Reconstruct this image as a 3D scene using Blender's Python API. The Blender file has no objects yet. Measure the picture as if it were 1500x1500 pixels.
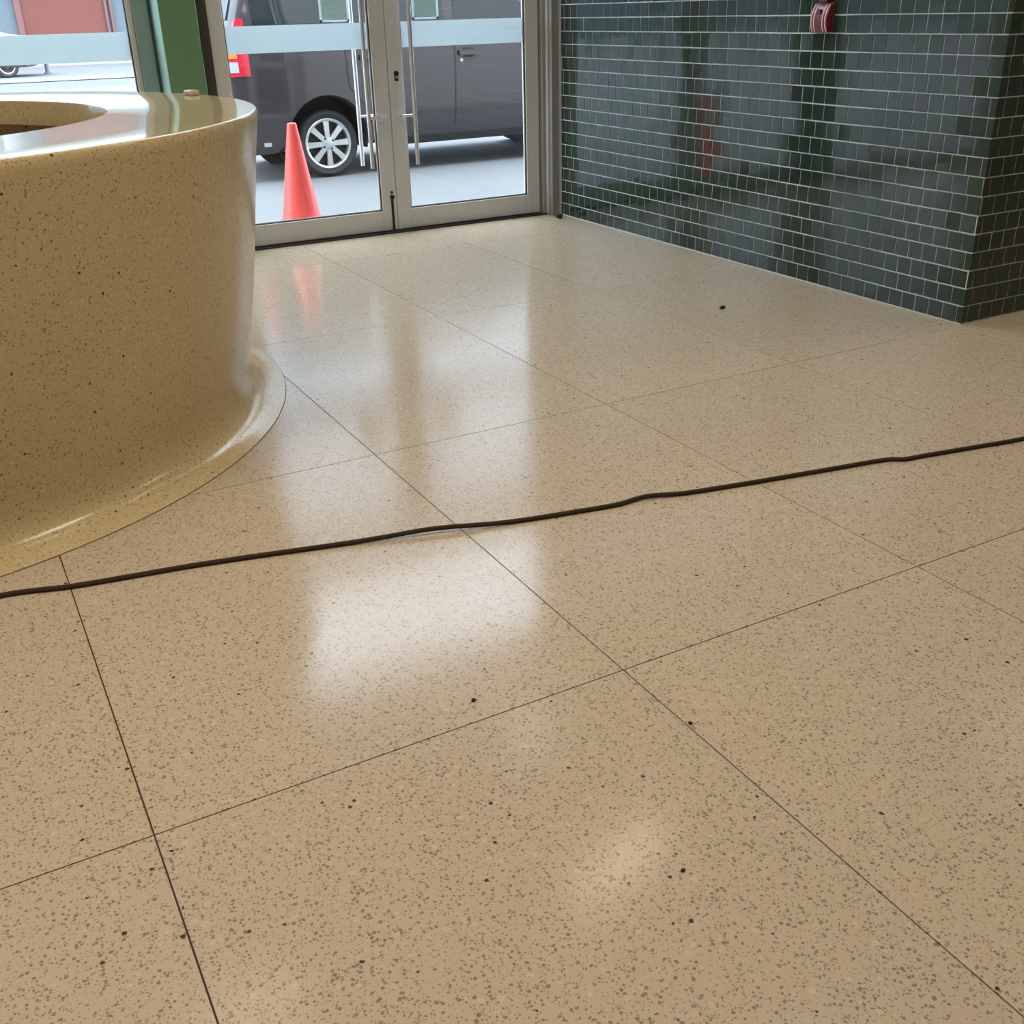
import bpy, bmesh, math, random
import numpy as np
from mathutils import Vector, Matrix

random.seed(7)
scene = bpy.context.scene
col = scene.collection

# ------------------------------------------------------------------ camera
YAW, PITCH, ROLL, FPX, CAM_H = 0.4908, -0.4495, -0.0268, 1527.5, 1.30
fw = Vector((math.sin(YAW) * math.cos(PITCH), math.cos(YAW) * math.cos(PITCH), math.sin(PITCH)))
r0 = Vector((math.cos(YAW), -math.sin(YAW), 0.0))
u0 = r0.cross(fw)
rt = r0 * math.cos(ROLL) + u0 * math.sin(ROLL)
up = -r0 * math.sin(ROLL) + u0 * math.cos(ROLL)
cam_data = bpy.data.cameras.new('camera')
cam_data.sensor_width = 36.0
cam_data.lens = FPX / 1500.0 * 36.0
cam_data.clip_start = 0.05
cam_data.clip_end = 300.0
cam = bpy.data.objects.new('camera', cam_data)
cam.matrix_world = Matrix(((rt.x, up.x, -fw.x, 0.0), (rt.y, up.y, -fw.y, 0.0), (rt.z, up.z, -fw.z, CAM_H), (0, 0, 0, 1)))
col.objects.link(cam)
scene.camera = cam

# ------------------------------------------------------------------ world: even overcast sky
world = bpy.data.worlds.new('overcast_sky')
scene.world = world
world.use_nodes = True
bg = world.node_tree.nodes['Background']
bg.inputs['Color'].default_value = (0.84, 0.95, 1.10, 1.0)
bg.inputs['Strength'].default_value = 8.6

scene.view_settings.view_transform = 'Standard'
scene.view_settings.look = 'None'
scene.view_settings.gamma = 1.0
scene.view_settings.exposure = 0.0
scene.view_settings.use_curve_mapping = False
scene.cycles.max_bounces = 7
scene.cycles.diffuse_bounces = 3
scene.cycles.glossy_bounces = 3
scene.cycles.caustics_refractive = False
FILL_LAMP = 17.2            # radiance of the unseen panels added to light the room


# ------------------------------------------------------------------ materials
def new_mat(name):
    m = bpy.data.materials.new(name)
    m.use_nodes = True
    return m, m.node_tree, m.node_tree.nodes['Principled BSDF']


def node(nt, t, **kw):
    n = nt.nodes.new(t)
    for k, v in kw.items():
        setattr(n, k, v)
    return n


def math_n(nt, op, a, b=None, c=None, clamp=False):
    n = node(nt, 'ShaderNodeMath', operation=op, use_clamp=clamp)
    for i, v in enumerate((a, b, c)):
        if v is None:
            continue
        if isinstance(v, (int, float)):
            n.inputs[i].default_value = v
        else:
            nt.links.new(v, n.inputs[i])
    return n.outputs[0]


def mix_c(nt, fac, a, b, mode='MIX'):
    n = node(nt, 'ShaderNodeMix', data_type='RGBA', blend_type=mode)
    for i, v in ((0, fac), (6, a), (7, b)):
        if isinstance(v, (int, float)):
            n.inputs[i].default_value = v
        elif isinstance(v, tuple):
            n.inputs[i].default_value = (v[0], v[1], v[2], 1.0)
        else:
            nt.links.new(v, n.inputs[i])
    return n.outputs[2]


def plain(name, colr, rough=0.5, metal=0.0, var=0.06, scale=6.0, bump=0.0, bscale=40.0, spec=None, coat=0.0):
    """a surface with fine procedural tone variation and optional relief"""
    m, nt, p = new_mat(name)
    tc = node(nt, 'ShaderNodeTexCoord')
    nz = node(nt, 'ShaderNodeTexNoise')
    nz.inputs['Scale'].default_value = scale
    nz.inputs['Detail'].default_value = 4.0
    nt.links.new(tc.outputs['Object'], nz.inputs['Vector'])
    lo = tuple(max(0.0, c * (1 - var)) for c in colr)
    hi = tuple(min(1.0, c * (1 + var)) for c in colr)
    nt.links.new(mix_c(nt, nz.outputs[0], lo, hi), p.inputs['Base Color'])
    p.inputs['Roughness'].default_value = rough
    p.inputs['Metallic'].default_value = metal
    if spec is not None:
        p.inputs['Specular IOR Level'].default_value = spec
    if coat:
        p.inputs['Coat Weight'].default_value = coat
        p.inputs['Coat Roughness'].default_value = 0.05
    if bump:
        b = node(nt, 'ShaderNodeBump')
        b.inputs['Strength'].default_value = bump
        b.inputs['Distance'].default_value = 0.01
        n2 = node(nt, 'ShaderNodeTexNoise')
        n2.inputs['Scale'].default_value = bscale
        nt.links.new(tc.outputs['Object'], n2.inputs['Vector'])
        nt.links.new(n2.outputs[0], b.inputs['Height'])
        nt.links.new(b.outputs[0], p.inputs['Normal'])
    return m


def emit(name, colr, s):
    m, nt, p = new_mat(name)
    p.inputs['Base Color'].default_value = (0.8, 0.8, 0.8, 1)
    p.inputs['Emission Color'].default_value = (*colr, 1)
    p.inputs['Emission Strength'].default_value = s
    return m


def glass(name, tint=(0.965, 0.985, 0.98), ior=1.45, rough=0.0):
    m = bpy.data.materials.new(name)
    m.use_nodes = True
    nt = m.node_tree
    nt.nodes.clear()
    out = node(nt, 'ShaderNodeOutputMaterial')
    mx = node(nt, 'ShaderNodeMixShader')
    tr = node(nt, 'ShaderNodeBsdfTransparent')
    gl = node(nt, 'ShaderNodeBsdfGlossy')
    fr = node(nt, 'ShaderNodeFresnel')
    # both faces of the thin pane reflect like the outer one
    ge = node(nt, 'ShaderNodeNewGeometry')
    nt.links.new(math_n(nt, 'MULTIPLY_ADD', ge.outputs['Backfacing'], 1.0 / ior - ior, ior), fr.inputs['IOR'])
    tr.inputs['Color'].default_value = (*tint, 1)
    gl.inputs['Roughness'].default_value = rough
    gl.inputs['Color'].default_value = (0.9, 0.9, 0.9, 1)
    nt.links.new(fr.outputs[0], mx.inputs[0])
    nt.links.new(tr.outputs[0], mx.inputs[1])
    nt.links.new(gl.outputs[0], mx.inputs[2])
    nt.links.new(mx.outputs[0], out.inputs[0])
    return m


def terrazzo(name, base, base2, chip_dark, chip_mid, rough, dens=1.0, black=1.0, slab_var=0.02, coat=0.0, ior=1.38, bump=0.03):
    m, nt, p = new_mat(name)
    geo = node(nt, 'ShaderNodeNewGeometry')
    pos = geo.outputs['Position']
    wob = node(nt, 'ShaderNodeTexNoise')
    wob.inputs['Scale'].default_value = 120.0
    nt.links.new(pos, wob.inputs['Vector'])
    vadd = node(nt, 'ShaderNodeVectorMath', operation='MULTIPLY_ADD')
    nt.links.new(wob.outputs[1], vadd.inputs[0])
    vadd.inputs[1].default_value = (0.006, 0.006, 0.006)
    nt.links.new(pos, vadd.inputs[2])
    wpos = vadd.outputs[0]

    low = node(nt, 'ShaderNodeTexNoise')
    low.inputs['Scale'].default_value = 2.2
    low.inputs['Detail'].default_value = 5.0
    nt.links.new(pos, low.inputs['Vector'])
    ground = mix_c(nt, low.outputs[0], base, base2)

    def chips(scale, size, keep, colr, colr2, fac, prev):
        v = node(nt, 'ShaderNodeTexVoronoi')
        v.inputs['Scale'].default_value = scale
        nt.links.new(wpos, v.inputs['Vector'])
        sep = node(nt, 'ShaderNodeSeparateColor')
        nt.links.new(v.outputs['Color'], sep.inputs[0])
        thr = math_n(nt, 'MULTIPLY', sep.outputs[1], size)
        d = math_n(nt, 'SUBTRACT', thr, v.outputs['Distance'])
        mask = math_n(nt, 'MULTIPLY_ADD', d, 9.0, 0.5, clamp=True)
        sel = math_n(nt, 'LESS_THAN', sep.outputs[0], keep)
        mask = math_n(nt, 'MULTIPLY', math_n(nt, 'MULTIPLY', mask, sel), fac)
        cc = mix_c(nt, sep.outputs[2], colr, colr2)
        return mix_c(nt, mask, prev, cc)

    c = chips(260.0, 0.55, 0.55 * dens, chip_mid, chip_dark, 0.7, ground)
    c = chips(135.0, 0.50, 0.60 * dens, chip_dark, chip_mid, 0.85, c)
    c = chips(70.0, 0.45, 0.28, tuple(min(1, b * 1.25) for b in base), base2, 0.55, c)
    c = chips(75.0, 0.36, 0.03 * black, (0.03, 0.022, 0.016), (0.07, 0.05, 0.03), 0.95, c)
    if slab_var:
        oi = node(nt, 'ShaderNodeObjectInfo')
        f = math_n(nt, 'MULTIPLY_ADD', oi.outputs['Random'], slab_var * 2, 1.0 - slab_var)
        hsv = node(nt, 'ShaderNodeHueSaturation')
        nt.links.new(f, hsv.inputs['Value'])
        nt.links.new(c, hsv.inputs['Color'])
        c = hsv.outputs[0]
    nt.links.new(c, p.inputs['Base Color'])
    # polish: faint wipe marks change the gloss
    n3 = node(nt, 'ShaderNodeTexNoise')
    n3.inputs['Scale'].default_value = 3.0
    n3.inputs['Detail'].default_value = 6.0
    nt.links.new(pos, n3.inputs['Vector'])
    rr = math_n(nt, 'MULTIPLY_ADD', n3.outputs[0], rough * 0.6, rough * 0.7)
    nt.links.new(rr, p.inputs['Roughness'])
    p.inputs['IOR'].default_value = ior
    if coat:
        p.inputs['Coat Weight'].default_value = coat
        p.inputs['Coat Roughness'].default_value = rough * 0.6
    # gentle unevenness of the polished surface
    b = node(nt, 'ShaderNodeBump')
    b.inputs['Strength'].default_value = bump
    b.inputs['Distance'].default_value = 0.01
    n4 = node(nt, 'ShaderNodeTexNoise')
    n4.inputs['Scale'].default_value = 9.0
    nt.links.new(pos, n4.inputs['Vector'])
    nt.links.new(n4.outputs[0], b.inputs['Height'])
    nt.links.new(b.outputs[0], p.inputs['Normal'])
    return m


def tile_material():
    m, nt, p = new_mat('green_glass_tile')
    oi = node(nt, 'ShaderNodeObjectInfo')
    geo = node(nt, 'ShaderNodeNewGeometry')
    rnd = math_n(nt, 'FRACT', math_n(nt, 'ADD', oi.outputs['Random'], geo.outputs['Random Per Island']))
    ramp = node(nt, 'ShaderNodeValToRGB')
    ramp.color_ramp.elements[0].color = (0.012, 0.028, 0.021, 1)
    ramp.color_ramp.elements[1].color = (0.020, 0.036, 0.032, 1)
    e = ramp.color_ramp.elements.new(0.35)
    e.color = (0.014, 0.036, 0.024, 1)
    e = ramp.color_ramp.elements.new(0.7)
    e.color = (0.018, 0.028, 0.027, 1)
    nt.links.new(rnd, ramp.inputs[0])
    nz = node(nt, 'ShaderNodeTexNoise')
    nz.inputs['Scale'].default_value = 60.0
    nt.links.new(geo.outputs['Position'], nz.inputs['Vector'])
    c = mix_c(nt, math_n(nt, 'MULTIPLY', nz.outputs[0], 0.25), ramp.outputs[0], (0.02, 0.035, 0.032))
    nt.links.new(c, p.inputs['Base Color'])
    p.inputs['Roughness'].default_value = 0.08
    p.inputs['IOR'].default_value = 1.52
    b = node(nt, 'ShaderNodeBump')
    b.inputs['Strength'].default_value = 0.05
    b.inputs['Distance'].default_value = 0.004
    n2 = node(nt, 'ShaderNodeTexNoise')
    n2.inputs['Scale'].default_value = 35.0
    nt.links.new(geo.outputs['Position'], n2.inputs['Vector'])
    nt.links.new(n2.outputs[0], b.inputs['Height'])
    nt.links.new(b.outputs[0], p.inputs['Normal'])
    return m


M = {}
M['floor'] = terrazzo('beige_terrazzo', (0.515, 0.425, 0.312), (0.495, 0.398, 0.302), (0.165, 0.12, 0.072), (0.31, 0.24, 0.155), 0.155)
OCHRE = ((0.60, 0.47, 0.26), (0.56, 0.44, 0.25), (0.20, 0.135, 0.06), (0.40, 0.28, 0.14))
M['counter'] = terrazzo('ochre_terrazzo', *OCHRE, 0.19, dens=0.7, black=1.4, slab_var=0.0, ior=1.45, bump=0.015)
M['counter_top'] = terrazzo('polished_ochre_terrazzo', *OCHRE, 0.10, dens=0.7, black=1.0, slab_var=0.0, ior=1.5, bump=0.004)
M['ring_joint'] = plain('brown_ring_joint', (0.16, 0.11, 0.06), 0.8)
M['grout_floor'] = plain('floor_joint_filler', (0.055, 0.035, 0.02), 0.8)
M['tile'] = tile_material()
M['grout'] = plain('pale_tile_grout', (0.50, 0.56, 0.53), 0.85, var=0.12, scale=30)
M['alu'] = plain('satin_aluminium', (0.66, 0.67, 0.675), 0.42, 0.3, var=0.05, scale=3)
M['alu_dark'] = plain('dark_gasket', (0.012, 0.012, 0.012), 0.6)
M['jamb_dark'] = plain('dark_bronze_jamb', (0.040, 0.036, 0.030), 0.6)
M['greygreen'] = plain('grey_green_mullion_paint', (0.20, 0.285, 0.275), 0.45)
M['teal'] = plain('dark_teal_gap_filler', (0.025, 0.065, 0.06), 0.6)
M['aqua'] = plain('pale_aqua_daylit_side', (0.36, 0.56, 0.50), 0.3)
M['alu_grey'] = plain('grey_metal_cover', (0.30, 0.31, 0.31), 0.35, 0.4)
M['alu_light'] = plain('bright_aluminium_bead', (0.62, 0.62, 0.60), 0.35, 0.4)
M['steel'] = plain('brushed_steel', (0.74, 0.74, 0.75), 0.28, 0.75)
M['black'] = plain('black_metal', (0.010, 0.010, 0.010), 0.45)
M['glass'] = glass('clear_pane')
def film_material():
    m, nt, p = new_mat('frosted_film')
    tc = node(nt, 'ShaderNodeTexCoord')
    nz = node(nt, 'ShaderNodeTexNoise')
    nz.inputs['Scale'].default_value = 2.0
    nt.links.new(tc.outputs['Object'], nz.inputs['Vector'])
    c = mix_c(nt, nz.outputs[0], (0.66, 0.74, 0.76), (0.70, 0.74, 0.77))
    tl = node(nt, 'ShaderNodeBsdfTranslucent')
    nt.links.new(c, tl.inputs['Color'])
    nt.links.new(c, p.inputs['Base Color'])
    p.inputs['Roughness'].default_value = 0.5
    mx = node(nt, 'ShaderNodeMixShader')
    mx.inputs[0].default_value = 0.55
    nt.links.new(p.outputs[0], mx.inputs[1])
    nt.links.new(tl.outputs[0], mx.inputs[2])
    nt.links.new(mx.outputs[0], nt.nodes['Material Output'].inputs[0])
    return m


M['film'] = film_material()
M['green'] = plain('dark_green_paint', (0.13, 0.25, 0.135), 0.35, var=0.10, scale=4)
M['plaster'] = plain('white_plaster', (0.66, 0.63, 0.57), 0.85, var=0.04)
M['ceiling'] = plain('ceiling_paint', (0.72, 0.70, 0.65), 0.9, var=0.03)
M['concrete'] = plain('pale_concrete_paving', (0.135, 0.139, 0.143), 0.8, var=0.10, scale=1.1, bump=0.15, bscale=25)
M['asphalt'] = plain('worn_grey_road', (0.112, 0.115, 0.117), 0.85, var=0.12, scale=0.8)
M['kerbstone'] = plain('kerb_concrete', (0.26, 0.26, 0.27), 0.8)
M['cone'] = plain('orange_red_pvc', (0.90, 0.085, 0.070), 0.42, var=0.06, scale=8)
M['cone_base'] = plain('black_rubber_base', (0.03, 0.03, 0.03), 0.7)
M['cable'] = plain('dark_brown_rubber', (0.040, 0.022, 0.011), 0.75, spec=0.25, bump=0.3, bscale=150)
M['carpaint'] = plain('brown_grey_metallic_paint', (0.040, 0.033, 0.037), 0.32, 0.35, var=0.05, coat=0.7)
M['cartrim'] = plain('black_plastic', (0.014, 0.014, 0.016), 0.6)
M['carglass'] = plain('dark_car_glass', (0.012, 0.016, 0.02), 0.03, spec=0.8)
M['tyre'] = plain('tyre_rubber', (0.016, 0.017, 0.019), 0.75, bump=0.2, bscale=60)
M['alloy'] = plain('silver_alloy', (0.52, 0.53, 0.53), 0.32, 0.6)
M['redlens'] = plain('red_lens', (0.55, 0.012, 0.035), 0.12, coat=0.5)
M['amber'] = plain('amber_lens', (0.75, 0.22, 0.04), 0.12)
M['whitelens'] = plain('clear_lens', (0.42, 0.44, 0.44), 0.12)
M['silver'] = plain('silver_car_paint', (0.50, 0.53, 0.55), 0.3, 0.3, coat=0.5)
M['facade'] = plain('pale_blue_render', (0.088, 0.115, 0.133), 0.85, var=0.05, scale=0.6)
M['sky_block'] = plain('off_white_sky_blocker', (0.40, 0.43, 0.46), 0.8, var=0.05, scale=0.3)
M['reddoor'] = plain('brick_red_shutter', (0.112, 0.024, 0.015), 0.6, var=0.08, scale=0.9)
M['reddark'] = plain('dark_door_jamb', (0.13, 0.05, 0.05), 0.6)
M['shutter'] = plain('white_shutter', (0.24, 0.26, 0.275), 0.6)
M['redbox'] = plain('red_enamel', (0.15, 0.008, 0.022), 0.35, coat=0.3)
M['redbox_dark'] = plain('dark_red_enamel', (0.055, 0.006, 0.010), 0.4)
M['pinkline'] = plain('pale_pink_stripe', (0.62, 0.42, 0.44), 0.5)
M['beigeblock'] = plain('beige_stone_block', (0.50, 0.42, 0.28), 0.4)
M['pebble'] = plain('dark_grit', (0.012, 0.010, 0.010), 0.8)


def paper_material():
    m, nt, p = new_mat('printed_sheet')
    tc = node(nt, 'ShaderNodeTexCoord')
    sep = node(nt, 'ShaderNodeSeparateXYZ')
    nt.links.new(tc.outputs['Object'], sep.inputs[0])
    w = math_n(nt, 'SINE', math_n(nt, 'MULTIPLY', sep.outputs[2], 210.0))
    nz = node(nt, 'ShaderNodeTexNoise')
    nz.inputs['Scale'].default_value = 45.0
    nt.links.new(tc.outputs['Object'], nz.inputs['Vector'])
    k = math_n(nt, 'MULTIPLY', math_n(nt, 'GREATER_THAN', w, 0.45), math_n(nt, 'GREATER_THAN', nz.outputs[0], 0.42))
    nt.links.new(mix_c(nt, math_n(nt, 'MULTIPLY', k, 0.30), (0.50, 0.60, 0.58), (0.28, 0.36, 0.36)), p.inputs['Base Color'])
    p.inputs['Roughness'].default_value = 0.6
    tl = node(nt, 'ShaderNodeBsdfTranslucent')
    tl.inputs['Color'].default_value = (0.55, 0.66, 0.65, 1)
    mx = node(nt, 'ShaderNodeMixShader')
    mx.inputs[0].default_value = 0.35
    nt.links.new(p.outputs[0], mx.inputs[1])
    nt.links.new(tl.outputs[0], mx.inputs[2])
    nt.links.new(mx.outputs[0], nt.nodes['Material Output'].inputs[0])
    return m


M['paper'] = paper_material()


# ------------------------------------------------------------------ mesh helpers
class MB:
    """collects shapes, then links them as one mesh object"""
    def __init__(s):
        s.v = []
        s.f = []

    def add(s, vs, fs):
        o = len(s.v)
        s.v += [tuple(map(float, q)) for q in vs]
        s.f += [tuple(i + o for i in f) for f in fs]
        return s

    def box(s, x0, x1, y0, y1, z0, z1, b=0.0):
        if b <= 0:
            vs = [(x, y, z) for x in (x0, x1) for y in (y0, y1) for z in (z0, z1)]
            return s.add(vs, [(0, 1, 3, 2), (4, 6, 7, 5), (0, 4, 5, 1), (2, 3, 7, 6), (0, 2, 6, 4), (1, 5, 7, 3)])
        bm = bmesh.new()
        bmesh.ops.create_cube(bm, size=1.0)
        for q in bm.verts:
            q.co = Vector(((x0 + x1) / 2 + q.co.x * (x1 - x0), (y0 + y1) / 2 + q.co.y * (y1 - y0), (z0 + z1) / 2 + q.co.z * (z1 - z0)))
        bmesh.ops.bevel(bm, geom=bm.edges[:], offset=b, segments=1, affect='EDGES')
        bm.verts.index_update()
        s.add([q.co[:] for q in bm.verts], [[q.index for q in f.verts] for f in bm.faces])
        bm.free()
        return s

    def lathe(s, prof, c=(0, 0, 0), n=32, closed=False, axis='Z'):
        vs, fs = [], []
        k = len(prof)
        for i in range(n):
            a = 2 * math.pi * i / n
            for r, z in prof:
                if axis == 'Z':
                    vs.append((c[0] + r * math.cos(a), c[1] + r * math.sin(a), c[2] + z))
                else:   # axis along Y
                    vs.append((c[0] + r * math.cos(a), c[1] + z, c[2] + r * math.sin(a)))
        for i in range(n):
            j = (i + 1) % n
            for q in range(k if closed else k - 1):
                q2 = (q + 1) % k
                f = (i * k + q, j * k + q, j * k + q2, i * k + q2)
                fs.append(f if axis == 'Z' else f[::-1])
        return s.add(vs, fs)

    def cyl(s, p0, p1, r, n=14, r1=None):
        p0, p1 = Vector(p0), Vector(p1)
        d = (p1 - p0).normalized()
        a = d.orthogonal().normalized()
        b = d.cross(a)
        r1 = r if r1 is None else r1
        vs = [p0 + (a * math.cos(2 * math.pi * i / n) + b * math.sin(2 * math.pi * i / n)) * r for i in range(n)]
        vs += [p1 + (a * math.cos(2 * math.pi * i / n) + b * math.sin(2 * math.pi * i / n)) * r1 for i in range(n)]
        fs = [(i, (i + 1) % n, n + (i + 1) % n, n + i) for i in range(n)]
        fs += [tuple(range(n))[::-1], tuple(range(n, 2 * n))]
        return s.add(vs, fs)

    def tube(s, pts, r, n=10):
        pts = [Vector(p) for p in pts]
        vs, fs = [], []
        for i, p in enumerate(pts):
            d = (pts[min(i + 1, len(pts) - 1)] - pts[max(i - 1, 0)]).normalized()
            a = d.cross(Vector((0, 0, 1)))
            a = a.normalized() if a.length > 1e-4 else Vector((1, 0, 0))
            b = a.cross(d)
            for k in range(n):
                t = 2 * math.pi * k / n
                vs.append(p + (a * math.cos(t) + b * math.sin(t)) * r)
        for i in range(len(pts) - 1):
            for k in range(n):
                k2 = (k + 1) % n
                fs.append((i * n + k, i * n + k2, (i + 1) * n + k2, (i + 1) * n + k))
        fs += [tuple(range(n))[::-1], tuple(range((len(pts) - 1) * n, len(pts) * n))]
        return s.add(vs, fs)

    def build(s, name, mat, parent=None, origin=None, smooth=None):
        me = bpy.data.meshes.new(name)
        o = Vector(origin) if origin is not None else Vector((0, 0, 0))
        me.from_pydata([tuple(Vector(q) - o) for q in s.v], [], s.f)
        bm = bmesh.new()
        bm.from_mesh(me)
        bmesh.ops.recalc_face_normals(bm, faces=bm.faces[:])
        bm.to_mesh(me)
        bm.free()
        me.materials.append(mat)
        if smooth:
            for p in me.polygons:
                p.use_smooth = True
            me.set_sharp_from_angle(angle=math.radians(smooth))
        ob = bpy.data.objects.new(name, me)
        col.objects.link(ob)
        if parent is not None:
            ob.parent = parent
            ob.location = o - world_of(parent)
        else:
            ob.location = o
        return ob


def world_of(o):
    p = Vector((0, 0, 0))
    while o is not None:
        p += o.location
        o = o.parent
    return p


def empty(name, loc):
    o = bpy.data.objects.new(name, None)
    o.empty_display_size = 0.1
    o.location = loc
    col.objects.link(o)
    return o


def tag(o, label, cat, group=None, kind=None):
    o['label'] = label
    o['category'] = cat
    if group:
        o['group'] = group
    if kind:
        o['kind'] = kind
    return o


# ------------------------------------------------------------------ main dimensions (metres)
YD = 6.509            # plane of the glazed doors
XW = 3.866            # face of the tiled wall
YC0 = 3.0             # near corner of the tiled block
CEIL = 3.60

# ------------------------------------------------------------------ floor of terrazzo slabs
floor = MB().box(-5.0, 9.0, -5.0, 6.56, -0.12, -0.003).build('floor', M['grout_floor'])
tag(floor, 'polished beige speckled terrazzo floor laid in large slabs', 'floor', kind='structure')
XL = [-5.0, -3.9, -2.9, -1.9, -0.9, 0.098, 1.096, 1.994, 2.879, 3.814, 4.75, 5.65, 6.6, 7.5, 8.3, 9.0]
YL = [-5.0, -4.16, -2.73, -1.31, 0.126, 1.557, 2.988, 4.42, 5.85, 6.56]
G = 0.0016
for i in range(len(XL) - 1):
    for j in range(len(YL) - 1):
        x0, x1, y0, y1 = XL[i] + G, XL[i + 1] - G, YL[j] + G, YL[j + 1] - G
        MB().box(x0, x1, y0, y1, -0.003, 0.0).build('slab', M['floor'], floor, origin=((x0 + x1) / 2, (y0 + y1) / 2, 0))

# ------------------------------------------------------------------ room shell
w = MB().box(-5.2, -5.0, -5.2, 6.56, 0, CEIL).build('wall_left', M['plaster'])
tag(w, 'plain plastered side wall of the lobby', 'wall', kind='structure')
w = MB().box(-5.0, 9.0, -5.2, -5.0, 0, CEIL).build('wall_back', M['plaster'])
tag(w, 'plain plastered wall at the back of the lobby', 'wall', kind='structure')
w = MB().box(9.0, 9.2, -5.2, 6.56, 0, CEIL).build('wall_far_right', M['plaster'])
tag(w, 'plain plastered wall past the tiled block', 'wall', kind='structure')
c = MB().box(-5.2, 9.2, -5.2, 6.75, CEIL, CEIL + 0.2).build('ceiling', M['ceiling'])
tag(c, 'plain pale ceiling of the lobby', 'ceiling', kind='structure')
w = MB().box(-5.2, -0.60, 6.46, 6.70, 0, CEIL).box(-0.60, 3.87, 6.46, 6.70, 3.50, CEIL).box(3.87, 9.2, 6.46, 6.70, 0, CEIL).build('wall_front', M['plaster'])
tag(w, 'plastered front wall around the glazed entrance', 'wall', kind='structure')

# ------------------------------------------------------------------ tiled block on the right
wr = MB().box(XW, 5.4, YC0, 6.387, 0, CEIL).build('wall_right', M['grout'])
tag(wr, 'dark green glazed square tile wall with pale grout beside the doors', 'wall', kind='structure')
P = 0.0772
TW = P - 0.0050       # tile height
GV = 0.0037           # upright joints are finer


def tile_mesh(w_, h_):
    """tile lying in local XZ, face towards -Y, chamfered edge"""
    d, ch = 0.0020, 0.0016
    vs, fs = [], []
    for (yy, k) in ((0.002, 0.0), (-d + 0.0008, 0.0), (-d, ch)):
        a, b = w_ / 2 - k, h_ / 2 - k
        vs += [(-a, yy, -b), (a, yy, -b), (a, yy, b), (-a, yy, b)]
    for q in range(2):
        for k in range(4):
            fs.append((q * 4 + k, q * 4 + (k + 1) % 4, (q + 1) * 4 + (k + 1) % 4, (q + 1) * 4 + k))
    fs.append((8, 9, 10, 11))
    return vs, fs


tile_cache = {}


def get_tile(w_):
    k = round(w_, 3)
    if k not in tile_cache:
        vs, fs = tile_mesh(k, TW)
        me = bpy.data.meshes.new('tile')
        me.from_pydata(vs, [], fs)
        me.materials.append(M['tile'])
        tile_cache[k] = me
    return tile_cache[k]


def cam_proj(p):
    d = Vector(p) - Vector((0, 0, CAM_H))
    z = d.dot(fw)
    return 750 + FPX * d.dot(rt) / z, 750 - FPX * d.dot(up) / z, z


tiles = []           # (weight, matrix, width)
for row in range(int(CEIL / P) + 1):
    z = 0.004 + P * row + P / 2
    if z + TW / 2 > CEIL - 0.002:
        continue
    for face in (0, 1):
        off = random.choice((0.0, 0.33, 0.5, 0.66)) * P + random.uniform(-0.008, 0.008)
        length = (6.387 - YC0) if face == 0 else (5.4 - XW)
        s = -off
        while s < length:
            a, b = max(s, 0.0), min(s + P, length)
            if a == 0.0:
                a = -GV / 2 - 0.0012      # corner tiles meet edge to edge
            s += P
            wd = b - a - GV
            if wd < 0.012:
                continue
            mid = (a + b) / 2 + random.uniform(-0.0006, 0.0006)
            tilt = Matrix.Rotation(math.radians(random.gauss(0, 0.38)), 4, 'Z') @ Matrix.Rotation(math.radians(random.gauss(0, 0.38)), 4, 'X')
            if face == 0:
                mt = Matrix.Translation((XW, YC0 + mid, z)) @ Matrix.Rotation(-math.pi / 2, 4, 'Z') @ tilt
                n = Vector((-1, 0, 0))
            else:
                mt = Matrix.Translation((XW + mid, YC0, z)) @ tilt
                n = Vector((0, -1, 0))
            pt = mt.translation
            px, py, dz = cam_proj(pt)
            d = Vector((0, 0, CAM_H)) - pt
            wt = (wd * max(0.0, n.dot(d.normalized())) / d.length_squared) if (-10 < px < 1510 and -10 < py < 1510) else 0.0
            tiles.append((wt, mt, wd))
tiles.sort(key=lambda t: -t[0])
for wt, mt, wd in tiles[:300]:
    o = bpy.data.objects.new('tile', get_tile(wd))
    col.objects.link(o)
    o.parent = wr
    o.matrix_local = mt
mb = MB()
for wt, mt, wd in tiles[300:]:
    vs, fs = tile_mesh(wd, TW)
    mb.add([mt @ Vector(v) for v in vs], fs)
me = bpy.data.meshes.new('tile_field')
me.from_pydata(mb.v, [], mb.f)
me.materials.append(M['tile'])
o = bpy.data.objects.new('tile_field', me)
col.objects.link(o)
o.parent = wr
o['kind'] = 'stuff'

# ------------------------------------------------------------------ green pier, jambs, transom
pier = MB().box(1.340, 1.541, 6.40, 6.655, 0, CEIL, 0.004).build('wall_pier', M['green'])
tag(pier, 'narrow dark green painted pier between doors and side window', 'pier', kind='structure')
t = MB().box(1.336, 1.3400, 6.402, 6.66, 0, 3.50).build('pier_daylight', M['aqua'])  # daylight on the pier's side face, put into a pale aqua colour
tag(t, 'pale aqua strip painting daylight on the side of the green pier', 'trim', kind='structure')
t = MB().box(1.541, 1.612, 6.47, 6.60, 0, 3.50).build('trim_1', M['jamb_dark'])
tag(t, 'dark jamb strip between green pier and door leaf', 'jamb', kind='structure')
t = MB().box(3.764, 3.787, 6.455, 6.60, 0, 3.50, 0.003).build('trim_2', M['alu_grey'])
tag(t, 'grey aluminium door jamb next to the right leaf', 'jamb', kind='structure')
t = MB().box(3.787, 3.800, 6.43, 6.60, 0, 3.50, 0.002).build('trim_3', M['alu_light'])
tag(t, 'thin bright aluminium bead beside the door jamb', 'trim', kind='structure')
t = MB().box(3.800, 3.858, 6.392, 6.60, 0, 3.50, 0.002).build('trim_4', M['alu_grey'])
tag(t, 'grey metal cover strip between door jamb and tiles', 'trim', kind='structure')
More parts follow.
